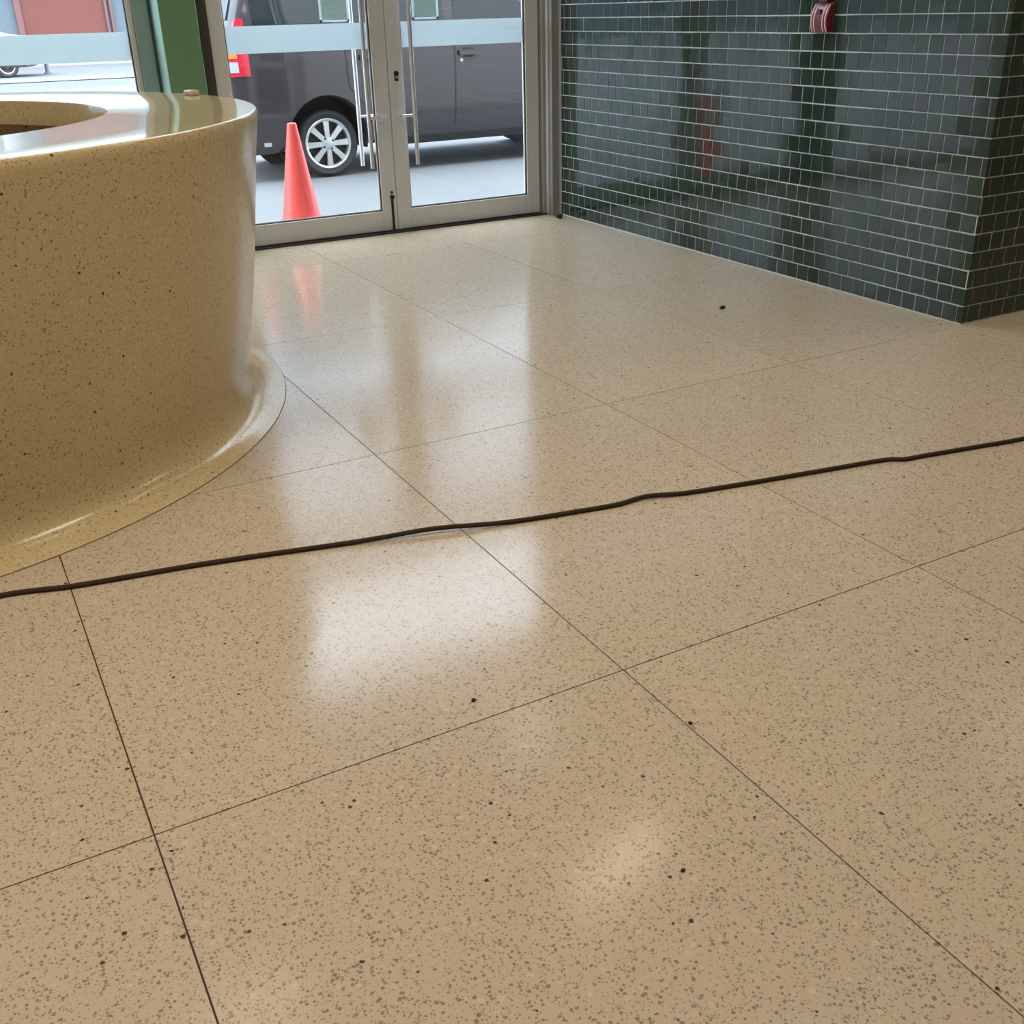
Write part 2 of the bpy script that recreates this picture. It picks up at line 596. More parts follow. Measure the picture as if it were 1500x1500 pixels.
t = MB().box(3.856, 3.866, 6.375, 6.395, 0, CEIL).build('trim_5', M['alu_light'])
tag(t, 'slim pale edging at the end of the tiled wall', 'trim', kind='structure')
t = MB().box(1.541, 3.80, 6.455, 6.60, 2.215, 2.47, 0.004).build('trim_6', M['alu'])
tag(t, 'deep aluminium transom bar above the double doors', 'transom', kind='structure')
t = MB().box(1.60, 3.80, 6.44, 6.60, -0.002, 0.007).build('trim_7', M['alu_dark'])
tag(t, 'dark metal threshold strip under the glass doors', 'threshold', kind='structure')


def pane(name, x0, x1, y, z0, z1, parent, mat='glass', th=0.008):
    return MB().box(x0, x1, y - th / 2, y + th / 2, z0, z1).build(name, M[mat], parent, origin=((x0 + x1) / 2, y, (z0 + z1) / 2))


def bars(parent, x0, x1, z0, z1, sw, bt, tp, y0, y1, mat='alu'):
    """two stiles and two rails of a frame"""
    MB().box(x0, x0 + sw[0], y0, y1, z0, z1, 0.003).build('stile', M[mat], parent)
    MB().box(x1 - sw[1], x1, y0, y1, z0, z1, 0.003).build('stile', M[mat], parent)
    MB().box(x0 + sw[0], x1 - sw[1], y0, y1, z0, z0 + bt, 0.003).build('bottom_rail', M[mat], parent)
    MB().box(x0 + sw[0], x1 - sw[1], y0, y1, z1 - tp, z1, 0.003).build('top_rail', M[mat], parent)
    gx0, gx1, gz0, gz1 = x0 + sw[0], x1 - sw[1], z0 + bt, z1 - tp
    return gx0, gx1, gz0, gz1


def gasket(parent, gx0, gx1, gz0, gz1, y):
    """black rubber line and bright bead around the pane"""
    t = 0.004
    mb = MB()
    for a in (0,):
        mb.box(gx0, gx1, y, y + 0.008, gz0, gz0 + t).box(gx0, gx1, y, y + 0.008, gz1 - t, gz1)
        mb.box(gx0, gx0 + t, y, y + 0.008, gz0, gz1).box(gx1 - t, gx1, y, y + 0.008, gz0, gz1)
    mb.build('gasket', M['alu_dark'], parent)
    mb = MB()
    t0, t1 = t, 0.010
    mb.box(gx0 + t0, gx1 - t0, y + 0.008, y + 0.014, gz0 + t0, gz0 + t1).box(gx0 + t0, gx1 - t0, y + 0.008, y + 0.014, gz1 - t1, gz1 - t0)
    mb.box(gx0 + t0, gx0 + t1, y + 0.008, y + 0.014, gz0 + t0, gz1 - t0).box(gx1 - t1, gx1 - t0, y + 0.008, y + 0.014, gz0 + t0, gz1 - t0)
    mb.build('bead', M['alu_light'], parent)


BAND0, BAND1 = 1.101, 1.2465


def door(n, x0, x1, sw, hx, side):
    root = empty('door_%d' % n, ((x0 + x1) / 2, YD, 0.012))
    gx0, gx1, gz0, gz1 = bars(root, x0, x1, 0.012, 2.205, sw, 0.125, 0.11, YD - 0.012, YD + 0.038)
    gasket(root, gx0, gx1, gz0, gz1, YD - 0.004)
    pane('pane', gx0, gx1, YD + 0.013, gz0, gz1, root)
    f = MB().box(gx0 + 0.002, gx1 - 0.002, YD + 0.0175, YD + 0.0185, BAND0, BAND1).build('frosted_band', M['film'], root)
    f['label'] = 'frosted white film band across the glass'
    # long pull bars inside and outside, each on two posts
    for yy, ny in ((YD - 0.075, -1), (YD + 0.095, 1)):
        h = MB().cyl((hx, yy, 0.415), (hx, yy, 1.90), 0.0125, 16).build('pull_handle', M['steel'], root, smooth=40)
        h['label'] = 'long polished steel pull bar'
        ax = x1 - sw[1] * 0.45 if side > 0 else x0 + sw[0] * 0.45
        for zz in (0.712, 1.62):
            mb = MB()
            mb.cyl((hx, yy, zz), (ax, yy, zz), 0.008, 12)
            mb.cyl((ax, yy, zz), (ax, YD - 0.012 if ny < 0 else YD + 0.038, zz), 0.010, 12)
            mb.build('handle_post', M['steel'], h, smooth=40)
    return root


d1 = door(1, 1.613, 2.6835, (0.090, 0.100), 2.512, 1)
tag(d1, 'aluminium framed glass door leaf nearer the stone counter', 'door', kind='structure')
d2 = door(2, 2.6885, 3.760, (0.098, 0.098), 2.822, -1)
tag(d2, 'aluminium framed glass door leaf nearer the green tiled wall', 'door', kind='structure')
# flush bolt on the left leaf, lock cylinder on the right leaf
fb = MB().box(2.644, 2.659, YD - 0.019, YD - 0.011, 0.014, 0.215).cyl((2.6515, YD - 0.012, 0.222), (2.6515, YD - 0.030, 0.222), 0.013, 14).cyl((2.6515, YD - 0.012, 0.250), (2.6515, YD - 0.022, 0.250), 0.008, 12).build('floor_bolt', M['black'], d1)
fb['label'] = 'black floor bolt on the meeting stile'
lk = MB()
lk.cyl((2.739, YD - 0.011, 0.955), (2.739, YD - 0.017, 0.955), 0.016, 18)
lk.box(2.727, 2.751, YD - 0.016, YD - 0.011, 0.912, 0.955)
lk = lk.build('lock_cylinder', M['black'], d2)
lk['label'] = 'black lock cylinder on the stile'
MB().cyl((2.739, YD - 0.016, 0.935), (2.739, YD - 0.022, 0.935), 0.007, 12).build('key_slot', M['steel'], lk)

# transom light above the doors
w2 = empty('window_2', (2.69, YD, 2.47))
tag(w2, 'fixed transom window above the double doors', 'window', kind='structure')
gx0, gx1, gz0, gz1 = bars(w2, 1.613, 3.76, 2.47, 3.50, (0.06, 0.06), 0.05, 0.05, YD - 0.012, YD + 0.038)
pane('pane', gx0, gx1, YD + 0.013, gz0, gz1, w2)
# tall side window behind the counter
w1 = empty('window_1', (0.35, 6.62, 0))
tag(w1, 'tall fixed side window with frosted band behind the counter', 'window', kind='structure')
MB().box(1.236, 1.320, 6.595, 6.66, 0, 3.50, 0.003).build('mullion', M['greygreen'], w1)
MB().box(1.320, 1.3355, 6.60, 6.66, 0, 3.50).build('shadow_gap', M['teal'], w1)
MB().box(1.204, 1.236, 6.612, 6.65, 0.08, 3.44, 0.003).build('bead', M['alu_light'], w1)
MB().box(1.199, 1.204, 6.618, 6.645, 0.08, 3.44).build('gasket', M['alu_dark'], w1)
MB().box(-0.60, -0.52, 6.595, 6.66, 0, 3.50, 0.003).build('mullion', M['alu'], w1)
MB().box(-0.52, 1.236, 6.595, 6.66, 0, 0.08, 0.003).build('bottom_rail', M['alu'], w1)
MB().box(-0.52, 1.236, 6.595, 6.66, 3.44, 3.50, 0.003).build('top_rail', M['alu'], w1)
pane('pane', -0.52, 1.199, 6.63, 0.08, 3.44, w1)
f = MB().box(-0.51, 1.195, 6.6345, 6.6355, 1.090, 1.236).build('frosted_band', M['film'], w1)
f['label'] = 'frosted white film band across the glass'


# printed sheets stuck on the door glass above the band
def notice(x0, x1, label):
    z0, z1 = 1.2545, 1.512
    root = empty('paper_notice', ((x0 + x1) / 2, YD + 0.0195, z0))
    tag(root, label, 'notice')
    MB().box(x0 + 0.016, x1 - 0.016, YD + 0.0185, YD + 0.0195, z0 + 0.014, z1 - 0.014).build('sheet', M['paper'], root, origin=((x0 + x1) / 2, YD + 0.019, z0))
    mb = MB()
    for a, b, c_, d_ in ((x0, x1, z0, z0 + 0.012), (x0, x1, z1 - 0.012, z1), (x0, x0 + 0.014, z0, z1), (x1 - 0.014, x1, z0, z1)):
        mb.box(a, b, YD + 0.0185, YD + 0.0196, c_, d_)
    mb.build('border', M['film'], root)


notice(2.288, 2.474, 'printed sheet on the glass of the leaf nearer the counter')
notice(2.884, 3.064, 'printed sheet on the glass of the leaf nearer the tiled wall')

# ------------------------------------------------------------------ round terrazzo counter with trumpet foot
CX, CY, CT = -0.445, 4.25, 1.015
ctr = empty('reception_counter', (CX, CY, 0))
tag(ctr, 'round ochre terrazzo reception counter with tapering side and flared foot', 'counter')
prof = [(1.400, 0.03), (1.400, 0.03), (1.400, 1.010), (1.400, CT), (1.576, CT), (1.5815, CT - 0.0025), (1.585, CT - 0.009),
        (1.5835, 0.98), (1.566, 0.88), (1.5555, 0.80), (1.539, 0.685), (1.5185, 0.54), (1.494, 0.39), (1.470, 0.26), (1.456, 0.19),
        (1.447, 0.145), (1.4425, 0.11), (1.442, 0.085), (1.445, 0.062), (1.452, 0.044), (1.464, 0.028), (1.481, 0.016), (1.503, 0.0085),
        (1.530, 0.0045), (1.565, 0.003), (1.565, 0.0003), (1.40, 0.0003)]
MB().lathe(prof[1:], (CX, CY, 0), 160, closed=True).build('body', M['counter'], ctr, smooth=35)
top = [(1.080, 0.924), (1.080, CT - 0.006), (1.083, CT - 0.0015), (1.088, CT + 0.0003), (1.5755, CT + 0.0003), (1.5755, CT - 0.001), (1.40, CT - 0.001), (1.399, 0.924)]
MB().lathe(top, (CX, CY, 0), 160, closed=True).build('countertop', M['counter_top'], ctr, smooth=35)
MB().lathe([(1.565, 0.0002), (1.565, 0.0016), (1.5675, 0.0009), (1.5675, 0.0002)], (CX, CY, 0), 160, closed=True).build('joint_ring', M['ring_joint'], ctr)

blk = MB().box(-0.032, 0.032, -0.020, 0.020, 0, 0.020, 0.004).build('stone_block', M['beigeblock'])
bx, by = 1.092, 4.62
aa = math.atan2(by - CY, bx - CX)
rr = 1.53
blk.location = (CX + rr * math.cos(aa), CY + rr * math.sin(aa), CT + 0.0004)
blk.rotation_euler = (0, 0, aa + math.pi / 2)
tag(blk, 'tiny beige block lying on the counter rim before the green pier', 'block')

# ------------------------------------------------------------------ red call point on the tiles
cp = empty('alarm_box', (XW - 0.002, 4.0, 1.168))
tag(cp, 'small dark red wall box with pale vertical stripes on the tiles', 'alarm')
MB().box(XW - 0.012, XW - 0.0022, 3.945, 4.072, 1.166, 1.292, 0.002).build('back_plate', M['redbox_dark'], cp)
# curved front: arc in XZ extruded along Y
vs, fs = [], []
N = 12
for yy in (3.955, 4.062):
    for i in range(N + 1):
        t = i / N
        z = 1.168 + 0.116 * t
        x = XW - 0.012 - 0.030 * math.sin(math.pi * (0.16 + 0.80 * t)) ** 0.8
        vs.append((x, yy, z))
    vs.append((XW - 0.012, yy, 1.284))
    vs.append((XW - 0.012, yy, 1.168))
K = N + 3
for i in range(K):
    fs.append((i, (i + 1) % K, K + (i + 1) % K, K + i))
fs += [tuple(range(K))[::-1], tuple(range(K, 2 * K))]
MB().add(vs, fs).build('cover', M['redbox'], cp, smooth=30)
for yy in (4.053, 4.036, 3.982, 3.964):
    vs, fs = [], []
    for i in range(N + 1):
        t = i / N
        z = 1.168 + 0.116 * t
        x = XW - 0.0125 - 0.030 * math.sin(math.pi * (0.16 + 0.80 * t)) ** 0.8
        for dx in (0.0, -0.003):
            vs += [(x + dx, yy - 0.0035, z), (x + dx, yy + 0.0035, z)]
    for i in range(N):
        a, b = i * 4, (i + 1) * 4
        fs += [(a + 2, a + 3, b + 3, b + 2), (a, a + 2, b + 2, b), (a + 1, b + 1, b + 3, a + 3)]
    MB().add(vs, fs).build('stripe', M['pinkline'], cp)
MB().box(XW - 0.0440, XW - 0.036, 3.998, 4.018, 1.244, 1.264).build('opening', M['black'], cp)
MB().box(XW - 0.030, XW - 0.0022, 3.975, 4.035, 1.292, 1.62, 0.003).build('conduit', M['redbox_dark'], cp)

# ------------------------------------------------------------------ cable across the floor
pts = [(-1.9, 2.46), (-1.2, 2.56), (-0.7, 2.60), (-0.35, 2.632), (-0.063, 2.624), (0.101, 2.580), (0.26, 2.552), (0.426, 2.523), (0.687, 2.462),
       (0.994, 2.384), (1.216, 2.322), (1.40, 2.283), (1.542, 2.257), (1.61, 2.258), (1.661, 2.252), (1.757, 2.218), (1.977, 2.173), (2.209, 2.131),
       (2.426, 2.092), (2.49, 2.062), (2.561, 2.050), (2.75, 2.015), (2.953, 1.980), (3.4, 1.93), (4.2, 1.86), (5.6, 1.9)]
CR = 0.0068


def lift(x):
    return 0.009 * math.exp(-((x - 1.02) / 0.13) ** 2) + 0.002 * math.exp(-((x - 1.66) / 0.08) ** 2)


def catmull(p, k=8):
    out = []
    for i in range(len(p) - 1):
        a, b, c_, d_ = p[max(i - 1, 0)], p[i], p[i + 1], p[min(i + 2, len(p) - 1)]
        for q in range(k):
            t = q / k
            out.append(tuple(0.5 * ((2 * b[j]) + (-a[j] + c_[j]) * t + (2 * a[j] - 5 * b[j] + 4 * c_[j] - d_[j]) * t * t + (-a[j] + 3 * b[j] - 3 * c_[j] + d_[j]) * t ** 3) for j in range(2)))
    out.append(p[-1])
    return out


cpts = [(x, y - 0.008, CR + lift(x)) for x, y in catmull(pts)]
cb = MB().tube(cpts, CR, 10).build('floor_cable', M['cable'], smooth=60)
tag(cb, 'long dark brown cable lying across the terrazzo floor', 'cable')


# ------------------------------------------------------------------ bits of grit on the floor
def grit(x, y, r, label):
    bm = bmesh.new()
    bmesh.ops.create_icosphere(bm, subdivisions=2, radius=r)
    for v in bm.verts:
        k = 0.7 + 0.5 * random.random()
        v.co = Vector((v.co.x * k * 1.3, v.co.y * k, v.co.z * k * 0.75))
    zm = min(v.co.z for v in bm.verts)
    for v in bm.verts:
        v.co.z -= zm
    me = bpy.data.meshes.new('grit')
    bm.to_mesh(me)
    bm.free()
    me.materials.append(M['pebble'])
    o = bpy.data.objects.new('pebble', me)
    o.location = (x, y, 0)
    col.objects.link(o)
    tag(o, label, 'pebble')


grit(3.175, 3.783, 0.011, 'small black crumb lying on the floor out from the tiled wall')
grit(3.770, 6.252, 0.020, 'black pebble on the floor at the foot of the tiles by the door')
grit(1.103, 1.331, 0.0040, 'tiny black crumb beside a floor joint in the foreground')
grit(0.850, 1.021, 0.0034, 'tiny black crumb nearest the camera on the bare floor')
grit(0.764, 1.622, 0.0042, 'tiny black crumb on the slab below the bright reflection')


# ------------------------------------------------------------------ ceiling lamps
def ceiling_lamp(x, y, w_, l_, rot, strength, colr, label, group=None):
    root = empty('ceiling_lamp', (x, y, CEIL))
    root.rotation_euler = (0, 0, rot)
    tag(root, label, 'lamp', group)
    mb = MB()
    for a, b, c_, d_ in ((-w_ / 2 - .03, w_ / 2 + .03, -l_ / 2 - .03, -l_ / 2), (-w_ / 2 - .03, w_ / 2 + .03, l_ / 2, l_ / 2 + .03), (-w_ / 2 - .03, -w_ / 2, -l_ / 2, l_ / 2), (w_ / 2, w_ / 2 + .03, -l_ / 2, l_ / 2)):
        mb.box(a, b, c_, d_, -0.05, -0.001)
    f_ = mb.build('frame', M['alu_light'])
    f_.parent = root
    e_ = MB().box(-w_ / 2, w_ / 2, -l_ / 2, l_ / 2, -0.035, -0.001).build('diffuser', emit('lamp_glow', colr, strength))
    e_.parent = root


WARM = (1.0, 0.90, 0.74)  # the panels in this loop are unseen, added to light floor and counter
for x, y, k, nm in ((-3.2, 1.2, 1.0, 'left of the camera and farthest from the tiles'), (-0.9, 0.9, 1.0, 'just left of the camera'), (-0.2, 2.55, 0.8, 'in front of the round counter'),
                    (2.3, 1.95, 1.0, 'level with the tiled corner'), (6.4, 2.40, 0.8, 'past the tiled block'), (1.6, -2.6, 0.5, 'behind the camera')):
    ceiling_lamp(x, y, 1.2, 0.6, 0.0, FILL_LAMP * k, WARM, 'unseen fill-light ceiling panel added ' + nm, 'added fill panels')
ceiling_lamp(2.87, 4.06, 0.85, 0.26, 0.28, 8.5, (1.0, 0.84, 0.58), 'slim warm ceiling panel nearer the tiled wall')
ceiling_lamp(0.55, 4.15, 0.5, 0.26, 0.0, 8.0, (1.0, 0.84, 0.58), 'slim warm ceiling panel above the counter')
ceiling_lamp(3.03, 5.50, 0.26, 0.26, 0.0, 9.0, (1.0, 0.95, 0.9), 'small square ceiling lamp just inside the doors')

# ------------------------------------------------------------------ outside: ground, road, kerb
g = MB().box(-60, 60, 6.56, 25.0, -0.3, -0.004).box(-60, 60, 29.2, 70, -0.3, -0.004).build('ground', M['concrete'])
tag(g, 'pale concrete forecourt outside the glass doors', 'ground', kind='structure')
g = MB().box(-60, 60, 25.0, 29.2, -0.3, -0.02).build('road', M['asphalt'])
tag(g, 'grey street strip beyond the forecourt', 'road', kind='structure')
k = MB().box(-60, 60, 24.85, 25.0, -0.2, 0.006).box(-60, 60, 29.2, 29.35, -0.2, 0.05, 0.01).build('kerb', M['kerbstone'])
tag(k, 'pale kerb edging along the street', 'kerb', kind='structure')

# opposite building
bd = empty('building', (6, 40, 0))
tag(bd, 'pale blue building across the street with red door and white shutter', 'building')
FY = 40.0
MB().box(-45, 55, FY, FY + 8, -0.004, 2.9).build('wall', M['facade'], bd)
MB().box(-45, 55, FY, FY + 8, 2.9, 22.0).build('sky_blocker', M['sky_block'], bd)  # unseen height added to keep sky out of the floor reflections
MB().box(-45, 55, FY - 0.5, FY - 0.002, 2.9, 3.1).build('canopy', M['shutter'], bd)
rd = MB().box(4.05, 6.60, FY - 0.06, FY - 0.002, 0.0, 2.35).build('red_door', M['reddoor'], bd)
MB().box(3.86, 4.05, FY - 0.14, FY - 0.002, 0, 2.4).build('jamb', M['reddark'], rd)
MB().box(6.60, 6.68, FY - 0.14, FY - 0.002, 0, 2.4).build('jamb', M['reddark'], rd)
MB().box(6.76, 6.84, FY - 0.14, FY - 0.002, 0, 2.4).build('jamb', M['reddark'], rd)
mb = MB()
for i in range(24):
    mb.box(9.2, 16.0, FY - 0.10, FY - 0.03, 0.05 + i * 0.115, 0.05 + i * 0.115 + 0.075)
sh = mb.build('shutter_slats', M['shutter'], bd)
sh['kind'] = 'stuff'
MB().box(9.0, 16.2, FY - 0.03, FY - 0.002, 0.0, 2.88).build('shutter_recess', M['asphalt'], bd)
MB().box(-45, 55, FY - 0.9, FY - 0.15, -0.004, 0.10).build('plinth', M['kerbstone'], bd)


# ------------------------------------------------------------------ cars
def interp(x, tab):
    return float(np.interp(x, [t[0] for t in tab], [t[1] for t in tab]))


def car_shape(L, top_tab, bot, wz, plan):
    def hw(x, z):
        return interp(z, wz) * interp(x, plan)
    return hw


def loft_body(L, top_tab, bot_tab, hw, stations, name, mat, place, parent, arches):
    vs, fs = [], []
    rows = []
    for x in stations:
        zt, zb = interp(x, top_tab), interp(x, bot_tab)
        sec = [(0.0, zb), (hw(x, zb) * 0.90, zb), (hw(x, zb + .03), zb + 0.03)]
        zs = np.linspace(zb + 0.06, zt - 0.10, 14)
        for z in zs:
            sec.append((hw(x, z), z))
        w_ = hw(x, zt - 0.10)
        sec += [(w_ * 0.975, zt - 0.055), (w_ * 0.92, zt - 0.025), (w_ * 0.80, zt - 0.008), (w_ * 0.4, zt - 0.001), (0.0, zt)]
        ring = [(x, -a, z) for a, z in sec] + [(x, a, z) for a, z in sec[-2:0:-1]]
        rows.append(ring)
    n = len(rows[0])
    for r_ in rows:
        vs += r_
    for i in range(len(rows) - 1):
        for q in range(n):
            q2 = (q + 1) % n
            fs.append((i * n + q, i * n + q2, (i + 1) * n + q2, (i + 1) * n + q))
    fs.append(tuple(range(n))[::-1])
    fs.append(tuple(range((len(rows) - 1) * n, len(rows) * n)))
    ob = MB().add([place(v) for v in vs], fs).build(name, mat)
    mods = []
    for (ax, az, ar, depth) in arches:
        for sgn in (-1, 1):
            c0 = place((ax, sgn * 1.2, az))
            c1 = place((ax, sgn * depth, az))
            cu = MB().cyl(c0, c1, ar, 40).build('cutter', mat)
            md = ob.modifiers.new('arch', 'BOOLEAN')
            md.operation = 'DIFFERENCE'
            md.object = cu
            md.solver = 'EXACT'
            mods.append(cu)
    dg = bpy.context.evaluated_depsgraph_get()
    me = bpy.data.meshes.new_from_object(ob.evaluated_get(dg))
    ob.modifiers.clear()
    ob.data = me
    for cu in mods:
        m_ = cu.data
        bpy.data.objects.remove(cu)
        bpy.data.meshes.remove(m_)
    for p in me.polygons:
        p.use_smooth = True
    me.set_sharp_from_angle(angle=math.radians(32))
    ob.parent = parent
    ob.location = ob.location - world_of(parent)
    return ob


def patch(hw, xa, xb, zl, zu, off, place, name, mat, parent, side=-1, nx=10, nz=6, skirt=0.012):
    """a panel that follows the car's side: front grid plus edges turned in"""
    zl_ = zl if callable(zl) else (lambda x: zl)
    zu_ = zu if callable(zu) else (lambda x: zu)
    vs, fs = [], []
    for i in range(nx + 1):
        x = xa + (xb - xa) * i / nx
        for j in range(nz + 1):
            z = zl_(x) + (zu_(x) - zl_(x)) * j / nz
            vs.append((x, side * (hw(x, z) + off), z))
    m_ = nz + 1
    for i in range(nx):
        for j in range(nz):
            fs.append((i * m_ + j, (i + 1) * m_ + j, (i + 1) * m_ + j + 1, i * m_ + j + 1))
    border = [i * m_ for i in range(nx + 1)] + [nx * m_ + j for j in range(1, nz + 1)] + [i * m_ + nz for i in range(nx - 1, -1, -1)] + [j for j in range(nz - 1, 0, -1)]
    o = len(vs)
    for b in border:
        x, y, z = vs[b]
        vs.append((x, y - side * skirt, z))
    nb = len(border)
    for i in range(nb):
        i2 = (i + 1) % nb
        fs.append((border[i], border[i2], o + i2, o + i))
    return MB().add([place(v) for v in vs], fs).build(name, mat, parent, smooth=35)


def make_wheel(c, r, rim_r, width, parent, side, place, spokes=8, detail=True, phase=0.0):
    """tyre mesh with rim, spokes, hub and nuts as sub-parts; axle along Y; outer face towards side"""
    cx, cz = c
    yo = side * 1.0

    def prof_place(prof):
        return prof
    cw = place((cx, side * (0.845 - 0.055 - width / 2), cz))
    s = -1 if side < 0 else 1
    h = width / 2
    tp = [(rim_r - 0.005, -h * 0.8), (rim_r + 0.02, -h * 0.95), (r - 0.03, -h), (r - 0.008, -h * 0.8), (r, -h * 0.45), (r, h * 0.45), (r - 0.008, h * 0.8), (r - 0.03, h), (rim_r + 0.02, h * 0.95), (rim_r - 0.005, h * 0.8)]
    ty = MB().lathe(tp, cw, 48, closed=True, axis='Y').build('wheel', M['tyre'], parent, origin=cw, smooth=40)
    yf = s * h
    MB().lathe([(rim_r - 0.022, yf * 0.72), (rim_r - 0.020, yf * 0.86), (rim_r - 0.004, yf * 0.93), (rim_r + 0.003, yf * 0.86), (rim_r + 0.002, yf * 0.3), (rim_r - 0.022, yf * 0.3)], cw, 48, closed=True, axis='Y').build('rim', M['alloy'], ty, smooth=40)
    MB().lathe([(0.0, yf * 0.25), (rim_r - 0.01, yf * 0.25), (rim_r - 0.01, yf * 0.18), (0.0, yf * 0.18)], cw, 32, axis='Y').build('brake_disc', M['cartrim'], ty)
    hubr = rim_r * 0.30
    MB().lathe([(0.0, yf * 0.93), (hubr * 0.55, yf * 0.92), (hubr * 0.9, yf * 0.84), (hubr, yf * 0.7), (hubr, yf * 0.3), (0.0, yf * 0.3)], cw, 24, axis='Y').build('hub', M['alloy'], ty, smooth=40)
    if detail:
        for i in range(spokes):
            a = phase + 2 * math.pi * i / spokes
            vs = []
            for rr_, wd in ((hubr * 0.7, 0.020), (rim_r * 0.65, 0.022), (rim_r - 0.012, 0.027)):
                yy = yf * (0.86 if rr_ < rim_r * 0.5 else 0.84 if rr_ < rim_r * 0.8 else 0.80)
                for dy in (0.0, -s * 0.03):
                    for q in (-1, 1):
                        ca, sa = math.cos(a), math.sin(a)
                        vs.append((cw[0] + rr_ * ca - q * wd * sa, cw[1] + yy + dy, cw[2] + rr_ * sa + q * wd * ca))
            fs = []
            for b in (0, 4):
                fs += [(b, b + 1, b + 5, b + 4), (b + 2, b + 6, b + 7, b + 3), (b, b + 4, b + 6, b + 2), (b + 1, b + 3, b + 7, b + 5)]
            fs += [(0, 2, 3, 1), (8, 9, 11, 10)]
            MB().add(vs, fs).build('spoke', M['alloy'], ty)
        for i in range(4):
            a = 0.55 + math.pi / 2 * i
            x_, z_ = cw[0] + hubr * 0.78 * math.cos(a), cw[2] + hubr * 0.78 * math.sin(a)
            MB().cyl((x_, cw[1] + yf * 0.80, z_), (x_, cw[1] + yf * 0.90, z_), 0.010, 10).build('lug_nut', M['cartrim'], ty)
    return ty


# dark people carrier parked right outside the doors
CARX, CARY, CARZ = 2.35, 9.15 + 0.845, -0.004
car = empty('parked_car', (CARX + 2.1, CARY, CARZ))
tag(car, 'dark brown-grey people carrier parked just outside the glass doors', 'car')


def place1(v):
    return (CARX + v[0], CARY + v[1], CARZ + v[2])


TOP1 = [(0, 1.02), (0.08, 1.14), (0.13, 1.25), (0.20, 1.43), (0.30, 1.67), (0.42, 1.76), (0.8, 1.80), (1.6, 1.82), (2.2, 1.79), (2.55, 1.70), (3.2, 1.22), (3.3, 1.14), (3.8, 1.04), (4.05, 0.92), (4.2, 0.76), (4.25, 0.66)]
BOT1 = [(0, 0.36), (0.12, 0.28), (0.4, 0.25), (3.8, 0.25), (4.1, 0.27), (4.25, 0.36)]
WZ1 = [(0.2, 0.79), (0.3, 0.82), (0.5, 0.838), (0.72, 0.845), (0.95, 0.838), (1.15, 0.815), (1.3, 0.775), (1.6, 0.69), (1.85, 0.62)]
PL1 = [(0, 0.84), (0.03, 0.90), (0.08, 0.945), (0.16, 0.975), (0.32, 0.995), (0.5, 1.0), (3.3, 1.0), (3.7, 0.97), (4.0, 0.88), (4.15, 0.76), (4.25, 0.62)]
hw1 = car_shape(4.25, TOP1, 0, WZ1, PL1)
st1 = [0, .02, .05, .08, .105, .13, .165, .20, .25, .30, .36, .42, .5] + [0.5 + 0.1 * i for i in range(1, 33)] + [3.75, 3.8, 3.9, 4.0, 4.05, 4.1, 4.15, 4.2, 4.25]
AX_R, AX_F, AZ = 0.855, 3.55, 0.315
loft_body(4.25, TOP1, BOT1, hw1, st1, 'body', M['carpaint'], place1, car, [(AX_R, AZ, 0.365, 0.40), (AX_F, AZ, 0.365, 0.40)])
for side in (-1, 1):
    for ax in (AX_R, AX_F):
        # dark liner inside the arch
        vs, fs = [], []
        n = 24
        for i in range(n + 1):
            a = -0.25 + (math.pi + 0.5) * i / n
            for yy in (0.42, 0.80):
                for rr_ in (0.352, 0.364):
                    vs.append((ax + rr_ * math.cos(a), side * yy, AZ + rr_ * math.sin(a)))
        for i in range(n):
            a, b = i * 4, (i + 1) * 4
            fs += [(a, b, b + 2, a + 2), (a + 2, b + 2, b + 3, a + 3), (a + 1, a + 3, b + 3, b + 1), (a, a + 1, b + 1, b)]
        MB().add([place1(v) for v in vs], fs).cyl(place1((ax, side * 0.405, AZ)), place1((ax, side * 0.42, AZ)), 0.36, 24).build('arch_liner', M['cartrim'], car)
        make_wheel((ax, 0.279), 0.279, 0.207, 0.19, car, side, place1, phase=math.pi / 2 + 0.03)


def roofline(x):
    return min(1.62, interp(x, TOP1) - 0.16)


